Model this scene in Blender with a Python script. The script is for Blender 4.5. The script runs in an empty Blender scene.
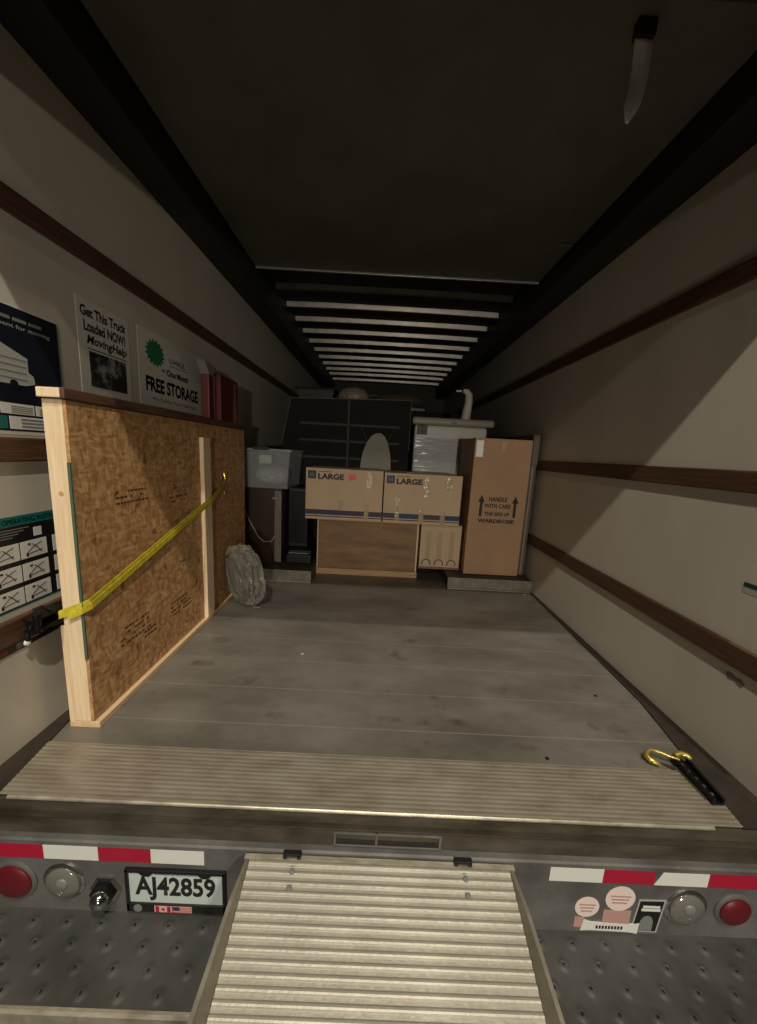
import bpy, bmesh, math, random
from mathutils import Vector, Matrix, noise
random.seed(7)
SC = bpy.context.scene
COL = SC.collection
V = Vector

# ---------------------------------------------------------------- camera
PITCH, ROLL, YAW, FPX = 0.1764, 0.0533, 0.0085, 372.6
CX, CY, CZ = -0.0706, -0.9481, 1.0633
cd = bpy.data.cameras.new('camera'); cam = bpy.data.objects.new('camera', cd); COL.objects.link(cam)
SC.camera = cam
fw = V((math.sin(YAW)*math.cos(PITCH), math.cos(YAW)*math.cos(PITCH), -math.sin(PITCH)))
rt = V((math.cos(YAW), -math.sin(YAW), 0)); up = rt.cross(fw)
r2 = math.cos(ROLL)*rt + math.sin(ROLL)*up; u2 = -math.sin(ROLL)*rt + math.cos(ROLL)*up
M = Matrix((r2, u2, -fw)).transposed().to_4x4(); M.translation = V((CX, CY, CZ)); cam.matrix_world = M
cd.sensor_fit = 'VERTICAL'; cd.sensor_height = 24.0; cd.lens = 24.0*FPX/1024.0
cd.shift_y = (519.5-512)/1024.0; cd.shift_x = 0; cd.clip_start = 0.02; cd.clip_end = 200

# ---------------------------------------------------------------- world, lamps, exposure
w = bpy.data.worlds.new('night'); SC.world = w; w.use_nodes = True
bg = w.node_tree.nodes['Background']; bg.inputs[0].default_value = (0.92, 0.92, 0.92, 1); bg.inputs[1].default_value = 0.028
SC.view_settings.view_transform = 'Standard'; SC.view_settings.look = 'None'
SC.view_settings.gamma = 1; SC.view_settings.use_curve_mapping = False
SC.view_settings.exposure = 0.0
def lamp(name, loc, power, col, rad):
    l = bpy.data.lights.new(name, 'POINT'); l.energy = power; l.color = col; l.shadow_soft_size = rad
    o = bpy.data.objects.new(name, l); COL.objects.link(o); o.location = loc; return o
lamp('yard_lamp_right', (1.3, -2.85, 6.6), 860, (1.0, 0.93, 0.80), 0.06)
lamp('yard_lamp_left', (-0.8, -3.6, 5.80), 800, (1.0, 0.93, 0.80), 0.06)
lamp('yard_lamp_mid', (-0.3, -6.0, 4.35), 230, (1.0, 0.93, 0.79), 0.15)
lamp('yard_lamp_low', (0.7, -7.0, 0.95), 520, (1.0, 0.93, 0.79), 0.12)

# ---------------------------------------------------------------- materials
def s2l(c):
    return tuple((x/12.92 if x <= 0.04045 else ((x+0.055)/1.055)**2.4) for x in [k/255.0 for k in c])
MATS = {}
def mat(name, rgb, rough=0.6, metal=0.0, var=0.0, vscale=8.0, bump=0.0, bscale=60.0, alpha=1.0, stretch=(1,1,1), emit=None, coat=0.0, rgb2=None, contrast=(0.35, 0.65)):
    if name in MATS: return MATS[name]
    m = bpy.data.materials.new(name); m.use_nodes = True; nt = m.node_tree; N = nt.nodes; L = nt.links
    b = N['Principled BSDF']; c = s2l(rgb)
    b.inputs['Base Color'].default_value = (*c, 1); b.inputs['Roughness'].default_value = rough; b.inputs['Metallic'].default_value = metal
    if alpha < 1: b.inputs['Alpha'].default_value = alpha
    if coat: b.inputs['Coat Weight'].default_value = coat; b.inputs['Coat Roughness'].default_value = 0.12
    if var or bump or rgb2:
        tc = N.new('ShaderNodeTexCoord'); mp = N.new('ShaderNodeMapping'); mp.inputs['Scale'].default_value = stretch
        L.new(tc.outputs['Object'], mp.inputs[0])
    if var or rgb2:
        n = N.new('ShaderNodeTexNoise'); n.inputs['Scale'].default_value = vscale; n.inputs['Detail'].default_value = 6; n.inputs['Roughness'].default_value = 0.6
        L.new(mp.outputs[0], n.inputs['Vector'])
        rp = N.new('ShaderNodeValToRGB'); e = rp.color_ramp.elements
        e[0].position, e[1].position = contrast
        c2 = s2l(rgb2) if rgb2 else tuple(x*(1-var) for x in c)
        e[0].color = (*c2, 1); e[1].color = (*[min(1, x*(1+var*0.5)) for x in c], 1)
        L.new(n.outputs['Fac'], rp.inputs[0]); L.new(rp.outputs[0], b.inputs['Base Color'])
    if bump:
        n2 = N.new('ShaderNodeTexNoise'); n2.inputs['Scale'].default_value = bscale; n2.inputs['Detail'].default_value = 4
        L.new(mp.outputs[0], n2.inputs['Vector'])
        bp = N.new('ShaderNodeBump'); bp.inputs['Strength'].default_value = bump; bp.inputs['Distance'].default_value = 0.01
        L.new(n2.outputs['Fac'], bp.inputs['Height']); L.new(bp.outputs[0], b.inputs['Normal'])
    MATS[name] = m; return m

M_wall = mat('white_panel', (196, 188, 172), 0.42, var=0.06, vscale=2.5, bump=0.12, bscale=3.0, stretch=(1, 1.6, .5))
M_rail = mat('rail_wood', (84, 56, 38), 0.6, var=0.4, vscale=14, stretch=(3, .35, 6), bump=0.2, bscale=40)
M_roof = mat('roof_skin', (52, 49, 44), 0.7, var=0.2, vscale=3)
M_door = mat('shutter', (104, 100, 90), 0.65, var=0.2, vscale=2.5)  # white-painted door; the dimness under the roof is put into this darker colour
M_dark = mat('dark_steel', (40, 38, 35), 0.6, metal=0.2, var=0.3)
M_bow = mat('galvanised', (150, 144, 134), 0.38, metal=0.45, var=0.2, vscale=9)
M_alu = mat('ramp_aluminium', (166, 159, 143), 0.45, metal=0.35, var=0.12, vscale=9, bump=0.1, bscale=90)
M_alu2 = mat('edge_aluminium', (196, 186, 165), 0.38, metal=0.6, var=0.35, vscale=14, stretch=(1, 4, 1))
M_bump = mat('bumper_steel', (112, 110, 105), 0.5, metal=0.35, var=0.35, vscale=6, bump=0.08, bscale=50)
M_sill = mat('sill_steel', (92, 86, 74), 0.5, metal=0.3, rgb2=(58, 50, 38), vscale=7, stretch=(.6, 1, 2))
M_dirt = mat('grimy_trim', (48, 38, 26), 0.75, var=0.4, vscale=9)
M_pine = mat('pine', (236, 212, 176), 0.6, rgb2=(220, 190, 150), vscale=9, stretch=(9, 9, .6), bump=0.1, bscale=60)
M_pineY = mat('pine_lengthwise', (222, 194, 156), 0.6, rgb2=(204, 170, 128), vscale=9, stretch=(9, .6, 9))
M_pineX = mat('pine_crosswise', (206, 172, 128), 0.6, rgb2=(178, 140, 96), vscale=9, stretch=(.6, 9, 9))
M_topb = mat('weathered_board', (92, 62, 44), 0.7, var=0.4, vscale=12, stretch=(4, .4, 4))
M_green = mat('green_edge_seal', (74, 92, 70), 0.7)
M_card = mat('cardboard', (206, 178, 146), 0.7, var=0.07, vscale=4, bump=0.05, bscale=20)
M_card2 = mat('cardboard_tan', (176, 138, 104), 0.65, var=0.1, vscale=3)
M_tape = mat('clear_tape', (214, 188, 150), 0.16, alpha=0.62, bump=0.3, bscale=40)
M_ink = mat('black_ink', (26, 20, 18), 0.6)
M_blue = mat('navy_print', (40, 44, 72), 0.55)
M_pink = mat('pink_sticker', (245, 105, 115), 0.6)
M_ply = mat('aged_plywood', (160, 124, 86), 0.6, rgb2=(116, 86, 58), vscale=6, stretch=(.6, 2, 3), bump=0.15, bscale=30, contrast=(.3, .7))
M_black = mat('black_plastic', (20, 19, 19), 0.45)
M_blackm = mat('black_metal', (26, 25, 24), 0.35, metal=0.5)
M_yel = mat('yellow_webbing', (206, 190, 48), 0.55, var=0.25, vscale=40)
M_zinc = mat('yellow_zinc', (214, 190, 96), 0.28, metal=0.8)
M_chrome = mat('chrome', (200, 200, 196), 0.14, metal=1.0)
M_red = mat('red_lens', (92, 16, 24), 0.4)
M_lens = mat('clear_lens', (128, 126, 116), 0.12, metal=0.2, coat=0.4, alpha=0.8)
M_tapeW = mat('reflective_white', (226, 226, 216), 0.35, metal=0.1)
M_tapeR = mat('reflective_red', (164, 24, 52), 0.35)
M_white = mat('poster_white', (206, 202, 190), 0.5)
M_wht2 = mat('poster_panel', (214, 212, 202), 0.5)
M_navy = mat('poster_navy', (14, 24, 42), 0.5, rgb2=(10, 12, 18), vscale=3)
M_blk = mat('poster_black', (16, 16, 17), 0.5)
M_teal = mat('poster_teal', (26, 104, 98), 0.5)
M_brn = mat('strip_brown', (44, 32, 28), 0.5)
M_grn = mat('green_burst', (30, 116, 60), 0.5)
M_grey = mat('mid_grey', (120, 120, 116), 0.5)
M_lgrey = mat('pale_print', (170, 168, 160), 0.5)
M_wrap = mat('stretch_wrap', (200, 200, 196), 0.12, alpha=0.30, bump=1.0, bscale=9, stretch=(.6, 1, 7))
M_bag = mat('bag_plastic', (160, 154, 142), 0.16, alpha=0.32, bump=0.8, bscale=22)
M_cloth = mat('pale_cloth', (196, 194, 188), 0.85, bump=0.5, bscale=14)
M_bin = mat('clear_plastic', (190, 194, 196), 0.12, alpha=0.26, bump=0.15, bscale=20)
M_cab = mat('espresso_wood', (54, 38, 30), 0.35, var=0.3, vscale=6, stretch=(4, 4, .5))
M_net = mat('black_netting', (20, 18, 16), 0.85, var=0.3, vscale=20)
M_netl = mat('grey_slat', (66, 57, 48), 0.7)
M_iron = mat('grey_cloth_cover', (150, 146, 134), 0.7, bump=0.1, bscale=60)
M_redc = mat('red_carton', (88, 20, 15), 0.5)
M_brnbl = mat('brown_blanket', (70, 56, 42), 0.85, bump=0.5, bscale=20)

def deck_mat():
    m = bpy.data.materials.new('steel_deck'); m.use_nodes = True; nt = m.node_tree; N = nt.nodes; L = nt.links; b = N['Principled BSDF']
    tc = N.new('ShaderNodeTexCoord'); sep = N.new('ShaderNodeSeparateXYZ'); L.new(tc.outputs['Object'], sep.inputs[0])
    mod = N.new('ShaderNodeMath'); mod.operation = 'PINGPONG'; mod.inputs[1].default_value = 0.112
    L.new(sep.outputs['Y'], mod.inputs[0])
    lt = N.new('ShaderNodeMath'); lt.operation = 'LESS_THAN'; lt.inputs[1].default_value = 0.0028; L.new(mod.outputs[0], lt.inputs[0])
    n = N.new('ShaderNodeTexNoise'); n.inputs['Scale'].default_value = 2.2; n.inputs['Detail'].default_value = 8; n.inputs['Roughness'].default_value = .65
    mp = N.new('ShaderNodeMapping'); mp.inputs['Scale'].default_value = (.8, 1.6, 1); L.new(tc.outputs['Object'], mp.inputs[0]); L.new(mp.outputs[0], n.inputs['Vector'])
    rp = N.new('ShaderNodeValToRGB'); e = rp.color_ramp.elements; e[0].position = .32; e[1].position = .68
    e[0].color = (*s2l((104, 99, 90)), 1); e[1].color = (*s2l((142, 137, 126)), 1); L.new(n.outputs['Fac'], rp.inputs[0])
    n3 = N.new('ShaderNodeTexNoise'); n3.inputs['Scale'].default_value = 9; n3.inputs['Detail'].default_value = 5; L.new(tc.outputs['Object'], n3.inputs['Vector'])
    rp3 = N.new('ShaderNodeValToRGB'); rp3.color_ramp.elements[0].position = .20; rp3.color_ramp.elements[1].position = .36
    rp3.color_ramp.elements[0].color = (.6, .56, .52, 1); L.new(n3.outputs['Fac'], rp3.inputs[0])
    mx0 = N.new('ShaderNodeMixRGB'); mx0.blend_type = 'MULTIPLY'; mx0.inputs[0].default_value = 1; L.new(rp.outputs[0], mx0.inputs[1]); L.new(rp3.outputs[0], mx0.inputs[2])
    mx = N.new('ShaderNodeMixRGB'); mx.inputs[2].default_value = (*s2l((166, 154, 134)), 1)
    n4 = N.new('ShaderNodeTexNoise'); n4.inputs['Scale'].default_value = 3.0; L.new(tc.outputs['Object'], n4.inputs['Vector'])
    mu = N.new('ShaderNodeMath'); mu.operation = 'MULTIPLY'; L.new(lt.outputs[0], mu.inputs[0]); L.new(n4.outputs['Fac'], mu.inputs[1])
    L.new(mu.outputs[0], mx.inputs[0]); L.new(mx0.outputs[0], mx.inputs[1]); L.new(mx.outputs[0], b.inputs['Base Color'])
    b.inputs['Metallic'].default_value = .35; b.inputs['Roughness'].default_value = .42
    rr = N.new('ShaderNodeMapRange'); rr.inputs[3].default_value = .34; rr.inputs[4].default_value = .6; L.new(n3.outputs['Fac'], rr.inputs[0]); L.new(rr.outputs[0], b.inputs['Roughness'])
    bp = N.new('ShaderNodeBump'); bp.inputs['Strength'].default_value = .25; bp.inputs['Distance'].default_value = .004; L.new(n3.outputs['Fac'], bp.inputs['Height']); L.new(bp.outputs[0], b.inputs['Normal'])
    return m
M_deck = deck_mat()
def osb_mat():
    m = bpy.data.materials.new('strand_board'); m.use_nodes = True; nt = m.node_tree; N = nt.nodes; L = nt.links; b = N['Principled BSDF']
    tc = N.new('ShaderNodeTexCoord')
    cols = []
    for i, (sc, rot) in enumerate([((26, 26, 9), .5), ((22, 10, 26), .3)]):
        nz = N.new('ShaderNodeTexNoise'); nz.inputs['Scale'].default_value = 6
        L.new(tc.outputs['Object'], nz.inputs['Vector'])
        ad = N.new('ShaderNodeMixRGB'); ad.blend_type = 'ADD'; ad.inputs[0].default_value = .07
        L.new(tc.outputs['Object'], ad.inputs[1]); L.new(nz.outputs['Color'], ad.inputs[2])
        mp = N.new('ShaderNodeMapping'); mp.inputs['Scale'].default_value = sc; mp.inputs['Rotation'].default_value = (rot if i == 0 else -rot, 0, 0)
        L.new(ad.outputs[0], mp.inputs[0])
        vo = N.new('ShaderNodeTexVoronoi'); vo.inputs['Scale'].default_value = 3.1; L.new(mp.outputs[0], vo.inputs['Vector'])
        cols.append(vo)
    mx = N.new('ShaderNodeMixRGB'); mx.inputs[0].default_value = .5; L.new(cols[0].outputs['Color'], mx.inputs[1]); L.new(cols[1].outputs['Color'], mx.inputs[2])
    bw = N.new('ShaderNodeRGBToBW'); L.new(mx.outputs[0], bw.inputs[0])
    rp = N.new('ShaderNodeValToRGB'); rp.color_ramp.elements[0].position = .22; rp.color_ramp.elements[1].position = .8
    rp.color_ramp.elements[0].color = (*s2l((158, 112, 70)), 1); rp.color_ramp.elements[1].color = (*s2l((212, 170, 118)), 1)
    e = rp.color_ramp.elements.new(.5); e.color = (*s2l((186, 140, 90)), 1)
    L.new(bw.outputs[0], rp.inputs[0])
    n2 = N.new('ShaderNodeTexNoise'); n2.inputs['Scale'].default_value = 16; n2.inputs['Detail'].default_value = 5; L.new(tc.outputs['Object'], n2.inputs['Vector'])
    rp2 = N.new('ShaderNodeValToRGB'); rp2.color_ramp.elements[0].position = .27; rp2.color_ramp.elements[1].position = .37; rp2.color_ramp.elements[0].color = (.35, .25, .16, 1)
    L.new(n2.outputs['Fac'], rp2.inputs[0])
    m2 = N.new('ShaderNodeMixRGB'); m2.blend_type = 'MULTIPLY'; m2.inputs[0].default_value = .8; L.new(rp.outputs[0], m2.inputs[1]); L.new(rp2.outputs[0], m2.inputs[2])
    L.new(m2.outputs[0], b.inputs['Base Color']); b.inputs['Roughness'].default_value = .6
    bp = N.new('ShaderNodeBump'); bp.inputs['Strength'].default_value = .3; bp.inputs['Distance'].default_value = .003; L.new(bw.outputs[0], bp.inputs['Height']); L.new(bp.outputs[0], b.inputs['Normal'])
    return m
M_osb = osb_mat()

# ---------------------------------------------------------------- mesh helpers
class MB:
    def __init__(s): s.bm = bmesh.new()
    def box(s, x0, x1, y0, y1, z0, z1, bev=0.0, rot=None, seg=2):
        b = bmesh.new(); bmesh.ops.create_cube(b, size=1)
        c = V(((x0+x1)/2, (y0+y1)/2, (z0+z1)/2)); d = (abs(x1-x0), abs(y1-y0), abs(z1-z0))
        for v in b.verts: v.co = V((v.co.x*d[0], v.co.y*d[1], v.co.z*d[2]))
        if bev: bmesh.ops.bevel(b, geom=b.edges[:], offset=bev, segments=seg, affect='EDGES', profile=.6)
        for v in b.verts: v.co = (rot @ v.co if rot else v.co) + c
        s.join(b); return s
    def join(s, b):
        me = bpy.data.meshes.new('t'); b.to_mesh(me); b.free(); s.bm.from_mesh(me); bpy.data.meshes.remove(me)
    def prism(s, pts, ext):      # closed polygon of 3D points extruded along ext
        b = s.bm; ext = V(ext); a = [b.verts.new(V(p)) for p in pts]; c = [b.verts.new(V(p)+ext) for p in pts]; n = len(pts)
        b.faces.new(a); b.faces.new(c[::-1])
        for i in range(n): b.faces.new((a[i], c[i], c[(i+1) % n], a[(i+1) % n]))
        return s
    def tube(s, pts, r, seg=8, flat=None):
        b = s.bm; rings = []; pts = [V(p) for p in pts]
        for i, p in enumerate(pts):
            t = (pts[min(i+1, len(pts)-1)]-pts[max(i-1, 0)]).normalized()
            if i == 0: u = t.cross(V((0, 0, 1))); u = u if u.length > .05 else t.cross(V((1, 0, 0)))
            else: u = u-t*u.dot(t)
            u.normalize(); w_ = t.cross(u)
            rr = r[i] if isinstance(r, (list, tuple)) else r
            rings.append([b.verts.new(p+(u*math.cos(a)+w_*math.sin(a))*rr) for a in [2*math.pi*k/seg for k in range(seg)]])
        for i in range(len(rings)-1):
            for k in range(seg): b.faces.new((rings[i][k], rings[i][(k+1) % seg], rings[i+1][(k+1) % seg], rings[i+1][k]))
        b.faces.new(rings[0][::-1]); b.faces.new(rings[-1]); return s
    def lathe(s, prof, c, axis='z', seg=32):   # prof: (radius, height) from base to tip
        b = s.bm; c = V(c); rings = []
        for r, h in prof:
            ring = []
            for k in range(seg):
                a = 2*math.pi*k/seg; p = V((r*math.cos(a), r*math.sin(a), h))
                if axis == '-y': p = V((p.x, -p.z, p.y))
                elif axis == 'x': p = V((p.z, p.x, p.y))
                ring.append(b.verts.new(c+p))
            rings.append(ring)
        for i in range(len(rings)-1):
            for k in range(seg): b.faces.new((rings[i][k], rings[i][(k+1) % seg], rings[i+1][(k+1) % seg], rings[i+1][k]))
        b.faces.new(rings[0][::-1]); b.faces.new(rings[-1]); return s
    def sheet(s, grid):
        b = s.bm; vs = [[b.verts.new(V(p)) for p in row] for row in grid]
        for i in range(len(vs)-1):
            for j in range(len(vs[0])-1): b.faces.new((vs[i][j], vs[i][j+1], vs[i+1][j+1], vs[i+1][j]))
        return s
    def build(s, name, m, parent=None, smooth=False, label=None, extra=None):
        b = s.bm
        if extra:
            n0 = len(b.faces); s.join(extra[0].bm); b.faces.ensure_lookup_table()
            for f in b.faces[n0:]: f.material_index = 1
        bmesh.ops.recalc_face_normals(b, faces=b.faces[:])
        if parent is None:
            xs = [v.co for v in b.verts]; lo = V([min(v[i] for v in xs) for i in range(3)]); hi = V([max(v[i] for v in xs) for i in range(3)])
            org = V(((lo.x+hi.x)/2, (lo.y+hi.y)/2, lo.z))
        else: org = V(parent['_o'])
        for v in b.verts: v.co -= org
        me = bpy.data.meshes.new(name); b.to_mesh(me); b.free(); me.materials.append(m)
        if extra: me.materials.append(extra[1])
        if smooth:
            for p in me.polygons: p.use_smooth = True
            me.set_sharp_from_angle(angle=math.radians(38))
        o = bpy.data.objects.new(name, me); COL.objects.link(o)
        if parent is None: o.location = org
        else: o.parent = parent
        o['_o'] = tuple(org)
        if label: o['label'] = label
        return o
def thing(name, loc, label, cat, group=None):
    o = bpy.data.objects.new(name, None); COL.objects.link(o); o.location = loc; o.empty_display_size = .05
    o['_o'] = tuple(loc); return tag(o, label, cat, group)
def tag(o, label, cat, group=None):
    o['label'] = label; o['category'] = cat
    if group: o['group'] = group
    return o
def struct(o): o['kind'] = 'structure'; return o
def B(x0, x1, y0, y1, z0, z1, bev=0.0, **k): return MB().box(x0, x1, y0, y1, z0, z1, bev, **k)

XR, YR, ZR = V((1, 0, 0)), V((0, 1, 0)), V((0, 0, 1))
def text(body, org, w_, h_, right, upv, m, parent, name='lettering', bold=0.0, shear=0.0):
    """writing fitted into a w x h rectangle whose lower-left corner is org"""
    cu = bpy.data.curves.new('t', 'FONT'); cu.body = body; cu.size = 1; cu.offset = bold; cu.shear = shear; cu.resolution_u = 3; cu.align_x = 'CENTER'
    o = bpy.data.objects.new('t', cu); COL.objects.link(o); dg = bpy.context.evaluated_depsgraph_get(); dg.update()
    me = bpy.data.meshes.new_from_object(o.evaluated_get(dg)); bpy.data.objects.remove(o); bpy.data.curves.remove(cu)
    xs = [v.co.x for v in me.vertices]; ys = [v.co.y for v in me.vertices]
    x0, x1, y0, y1 = min(xs), max(xs), min(ys), max(ys); pb = MB(); right = V(right).normalized(); upv = V(upv).normalized(); org = V(org)
    pb.bm.from_mesh(me); bpy.data.meshes.remove(me)
    for v in pb.bm.verts: v.co = org+right*((v.co.x-x0)/(x1-x0)*w_)+upv*((v.co.y-y0)/(y1-y0)*h_)
    nrm = right.cross(upv)
    b = pb.bm; org_ = V(parent['_o'])
    for f in b.faces:
        f.normal_update()
        if f.normal.dot(nrm) < 0: f.normal_flip()
    for v in b.verts: v.co -= org_
    me = bpy.data.meshes.new(name); b.to_mesh(me); b.free(); me.materials.append(m)
    o = bpy.data.objects.new(name, me); COL.objects.link(o); o.parent = parent; o['_o'] = tuple(org_); return o

W = 1.24; YB = 7.2; ZC = 2.50
# ================================================================ the setting
g = MB().sheet([[(x, y, -0.93) for x in (-14, 14)] for y in (-14, 14)]).build('ground', mat('asphalt', (52, 50, 47), .85, var=.3, vscale=30, bump=.4, bscale=200)); struct(g)
struct(B(-W, W, 0.205, YB, -0.05, 0.0).build('floor', M_deck))
struct(B(-W-.05, -W, 0.0, YB, -0.05, ZC+.05).build('wall_left', M_wall))
struct(B(W, W+.05, 0.0, YB, -0.05, ZC+.05).build('wall_right', M_wall))
struct(B(-W-.05, W+.05, YB, YB+.05, -0.05, ZC+.05).build('wall_front', mat('dark_bulkhead', (60, 57, 52), .8)))
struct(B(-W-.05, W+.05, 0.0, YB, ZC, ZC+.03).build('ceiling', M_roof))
# door header that shades the load, top rails along both walls
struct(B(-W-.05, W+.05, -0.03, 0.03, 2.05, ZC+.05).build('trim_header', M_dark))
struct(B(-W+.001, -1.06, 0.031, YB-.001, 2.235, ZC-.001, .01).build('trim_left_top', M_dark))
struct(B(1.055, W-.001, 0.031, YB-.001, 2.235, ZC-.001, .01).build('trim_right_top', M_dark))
# grimy angle strips where wall meets floor, broad at the doorway
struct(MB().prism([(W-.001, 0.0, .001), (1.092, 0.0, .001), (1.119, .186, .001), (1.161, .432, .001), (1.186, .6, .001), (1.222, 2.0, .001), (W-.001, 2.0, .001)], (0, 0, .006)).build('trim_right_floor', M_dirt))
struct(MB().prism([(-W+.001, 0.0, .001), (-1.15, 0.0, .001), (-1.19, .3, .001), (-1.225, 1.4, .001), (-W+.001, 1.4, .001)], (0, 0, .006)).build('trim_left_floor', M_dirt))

# roof bows
places = ['nearest the rolled-up door', 'second back from the rolled-up door', 'third back from the rolled-up door', 'fourth back from the rolled-up door', 'fifth back from the rolled-up door',
          'sixth back from the rolled-up door', 'seventh back from the rolled-up door', 'eighth back from the rolled-up door', 'ninth back from the rolled-up door',
          'tenth back from the rolled-up door', 'last but one before the front bulkhead', 'last before the front bulkhead']
def bow_mb(y):
    mb = MB(); prof = [(-.024, .045), (-.016, .0), (.016, .0), (.024, .045)]
    xs = [-1.10+2.15*i/16 for i in range(17)]
    for i in range(16):
        pass
    grid = []
    for x in xs:
        sag = .012*(1-(x/1.1)**2)
        grid.append([(x, y+p, 2.448+sag+q) for p, q in prof])
    mb.sheet(grid); b = mb.bm
    return mb
bow0 = None
for i in range(12):
    y = 2.265+.408*i if i < 11 else 6.86
    if bow0 is None:
        bow0 = bow_mb(y).build('roof_bow', M_bow); o = bow0
        sm = bow0.modifiers.new('thick', 'SOLIDIFY'); sm.thickness = .003
    else:
        o = bow0.copy(); COL.objects.link(o); o.location.y = bow0.location.y+(y-2.265)
    tag(o, 'thin metal roof bow across the truck ceiling, ' + places[i], 'roof bow', 'roof bows across the ceiling')

# wooden tie rails
def rail(x0, x1, z0, z1, label, y0=0.02, y1=YB-.01):
    t = thing('tie_rail', ((x0+x1)/2, (y0+y1)/2, z0), label, 'rail', 'wooden tie rails along the walls')
    B(x0, x1, y0, y1, z0, z1, .006).build('board', M_rail, t)
rail(W-.022, W-.0005, 1.742, 1.818, 'brown wooden tie rail highest on the right wall')
rail(W-.022, W-.0005, 0.993, 1.071, 'brown wooden tie rail at mid height on the right wall')
rail(W-.022, W-.0005, 0.382, 0.462, 'brown wooden tie rail lowest on the right wall')
rail(-W+.0005, -W+.022, 1.722, 1.792, 'brown wooden tie rail highest on the left wall, above the posters')
rail(-W+.0005, -W+.022, 0.975, 1.052, 'brown wooden tie rail at mid height on the left wall, under the truck poster')
rail(-W+.0005, -W+.022, 0.392, 0.472, 'brown wooden tie rail lowest on the left wall, behind the black ratchet')

# rolled-up door overhead
t = thing('roll_up_door', (0, 1.05, 2.36), 'shaded white overhead roll-up door stowed under the roof above the doorway', 'door')
for k in range(4):
    B(-1.045, 1.045, .05+.508*k, .05+.508*k+.5078, 2.365, 2.385).build('door_panel', M_door, t)
B(-1.045, 1.045, 2.066, 2.085, 2.352, 2.395, .003).build('bottom_rail', M_bow, t)
B(.955, 1.03, 1.545, 1.565, 2.352, 2.365, .003).build('latch', M_bow, t)
# pull strap hanging from it
t = thing('pull_strap', (.655, .40, 2.10), 'pale grey webbing pull strap hanging from the overhead door', 'strap')
g1 = []
for i in range(15):
    f = i/14; z = 2.325-.215*f; wv = .027*(1-.15*f)*(1 if f < .82 else 1-(f-.82)/.18*.85)
    dx = .012*math.sin(f*4.2); yv = .40+.01*math.sin(f*5)+.02*f
    g1.append([(.655+dx-wv, yv, z), (.655+dx, yv-.003, z), (.655+dx+wv, yv, z)])
o = MB().sheet(g1).build('webbing', mat('grey_webbing', (226, 220, 212), .7, bump=.3, bscale=200), t, smooth=True); o.modifiers.new('s', 'SOLIDIFY').thickness = .003
B(.627, .683, .385, .415, 2.318, 2.3645, .004).build('bracket', M_black, t)

# ================================================================ doorway sill
t = thing('threshold_plate', (0, .1, -.02), 'ribbed aluminium threshold plate across the rear doorway', 'threshold')
g1 = []; n = 13*8
for i in range(n+1):
    y = .002+.203*i/n; z = .002+.0006*math.sin(2*math.pi*13*i/n)
    g1.append([(x, y, z) for x in (-1.239, 0, 1.239)])
mb = MB().sheet(g1); o = mb.build('ribbed_tread', mat('worn_tread', (170, 160, 144), .4, metal=.4, rgb2=(138, 126, 108), vscale=9, stretch=(.8, 2, 1), contrast=(.3, .7)), t, smooth=False); o.modifiers.new('s', 'SOLIDIFY').thickness = .004
MB().tube([(-1.12, -.001, .0), (0, -.001, .0), (1.0, -.001, .0)], .0065, 10).build('nose_bar', M_alu2, t, smooth=True, label='bright worn aluminium nose bar')
t = thing('door_sill', (0, -.02, -.1), 'dark painted steel sill under the threshold with a recessed slot', 'sill')
mb = MB().prism([(-1.29, -.003, -.006), (-1.29, -.006, -.042), (-1.29, -.024, -.036), (-1.29, -.024, -.040), (-1.29, -.020, -.043), (-1.29, -.020, -.10), (-1.29, .03, -.10), (-1.29, .03, -.006)], (2.58, 0, 0)); mb.build('sill_face', M_sill, t)
mb = MB()   # slot frame
for z in (-.052, -.095): mb.box(-.142, .172, -.0245, -.0195, z-.003, z+.003, .001)
for x in (-.142, -.018, .172): mb.box(x-.0035, x+.0035, -.0255, -.0195, -.098, -.049, .001)
mb.build('slot_frame', M_bump, t); B(-.137, -.023, -.0215, -.0202, -.092, -.076).build('slot', M_black, t); B(-.013, .167, -.0215, -.0202, -.092, -.076).build('slot', M_black, t)

# ================================================================ rear bumper
t = thing('rear_bumper', (0, -.1, -.9), 'dark grey steel rear bumper with dimpled steps either side of the ramp', 'bumper')
MB().prism([(-1.32, -.040, -.352), (-1.32, -.040, -.106), (-1.32, -.036, -.1005), (-1.32, .02, -.1005), (-1.32, .02, -.352)], (2.64, 0, 0)).build('face_plate', M_bump, t)
M_step = mat('step_steel', (84, 83, 79), .5, metal=.4, var=.35, vscale=5)
def step(xa, xb):
    # horizontal tread with rows of raised, pierced dimples
    nx = int(abs(xb-xa)/.006); ny = 38; cs = []
    r = 0; y = -.072
    while y > -.225:
        x = xa+.03+(r % 2)*.05
        while x < xb-.02: cs.append((x+random.uniform(-.002, .002), y)); x += .1
        r += 1; y -= .048
    g1 = []
    for j in range(ny+1):
        y = -.04-.200*j/ny; row = []
        for i in range(nx+1):
            x = xa+(xb-xa)*i/nx; z = -.352
            for cx, cy in cs:
                d = math.hypot(x-cx, y-cy)
                if d < .018: z += .006*(1-(d/.018)**2)**1.5 if d > .006 else .004*(d/.006)
            row.append((x, y, z))
        g1.append(row)
    mb = MB()
    for cx, cy in cs: mb.lathe([(.0052, 0), (.0052, .001)], (cx, cy, -.3500), seg=10)
    MB().sheet(g1).build('step_tread', M_step, t, smooth=True, extra=(mb, M_black))
    mb = MB().prism([(xa, -.2402, -.3515), (xa, -.247, -.351), (xa, -.252, -.358), (xa, -.252, -.48), (xa, -.243, -.48), (xa, -.243, -.362)], (xb-xa, 0, 0)); mb.build('step_edge', M_alu2, t)
step(-1.25, -.455); step(.455, 1.25)
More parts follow.
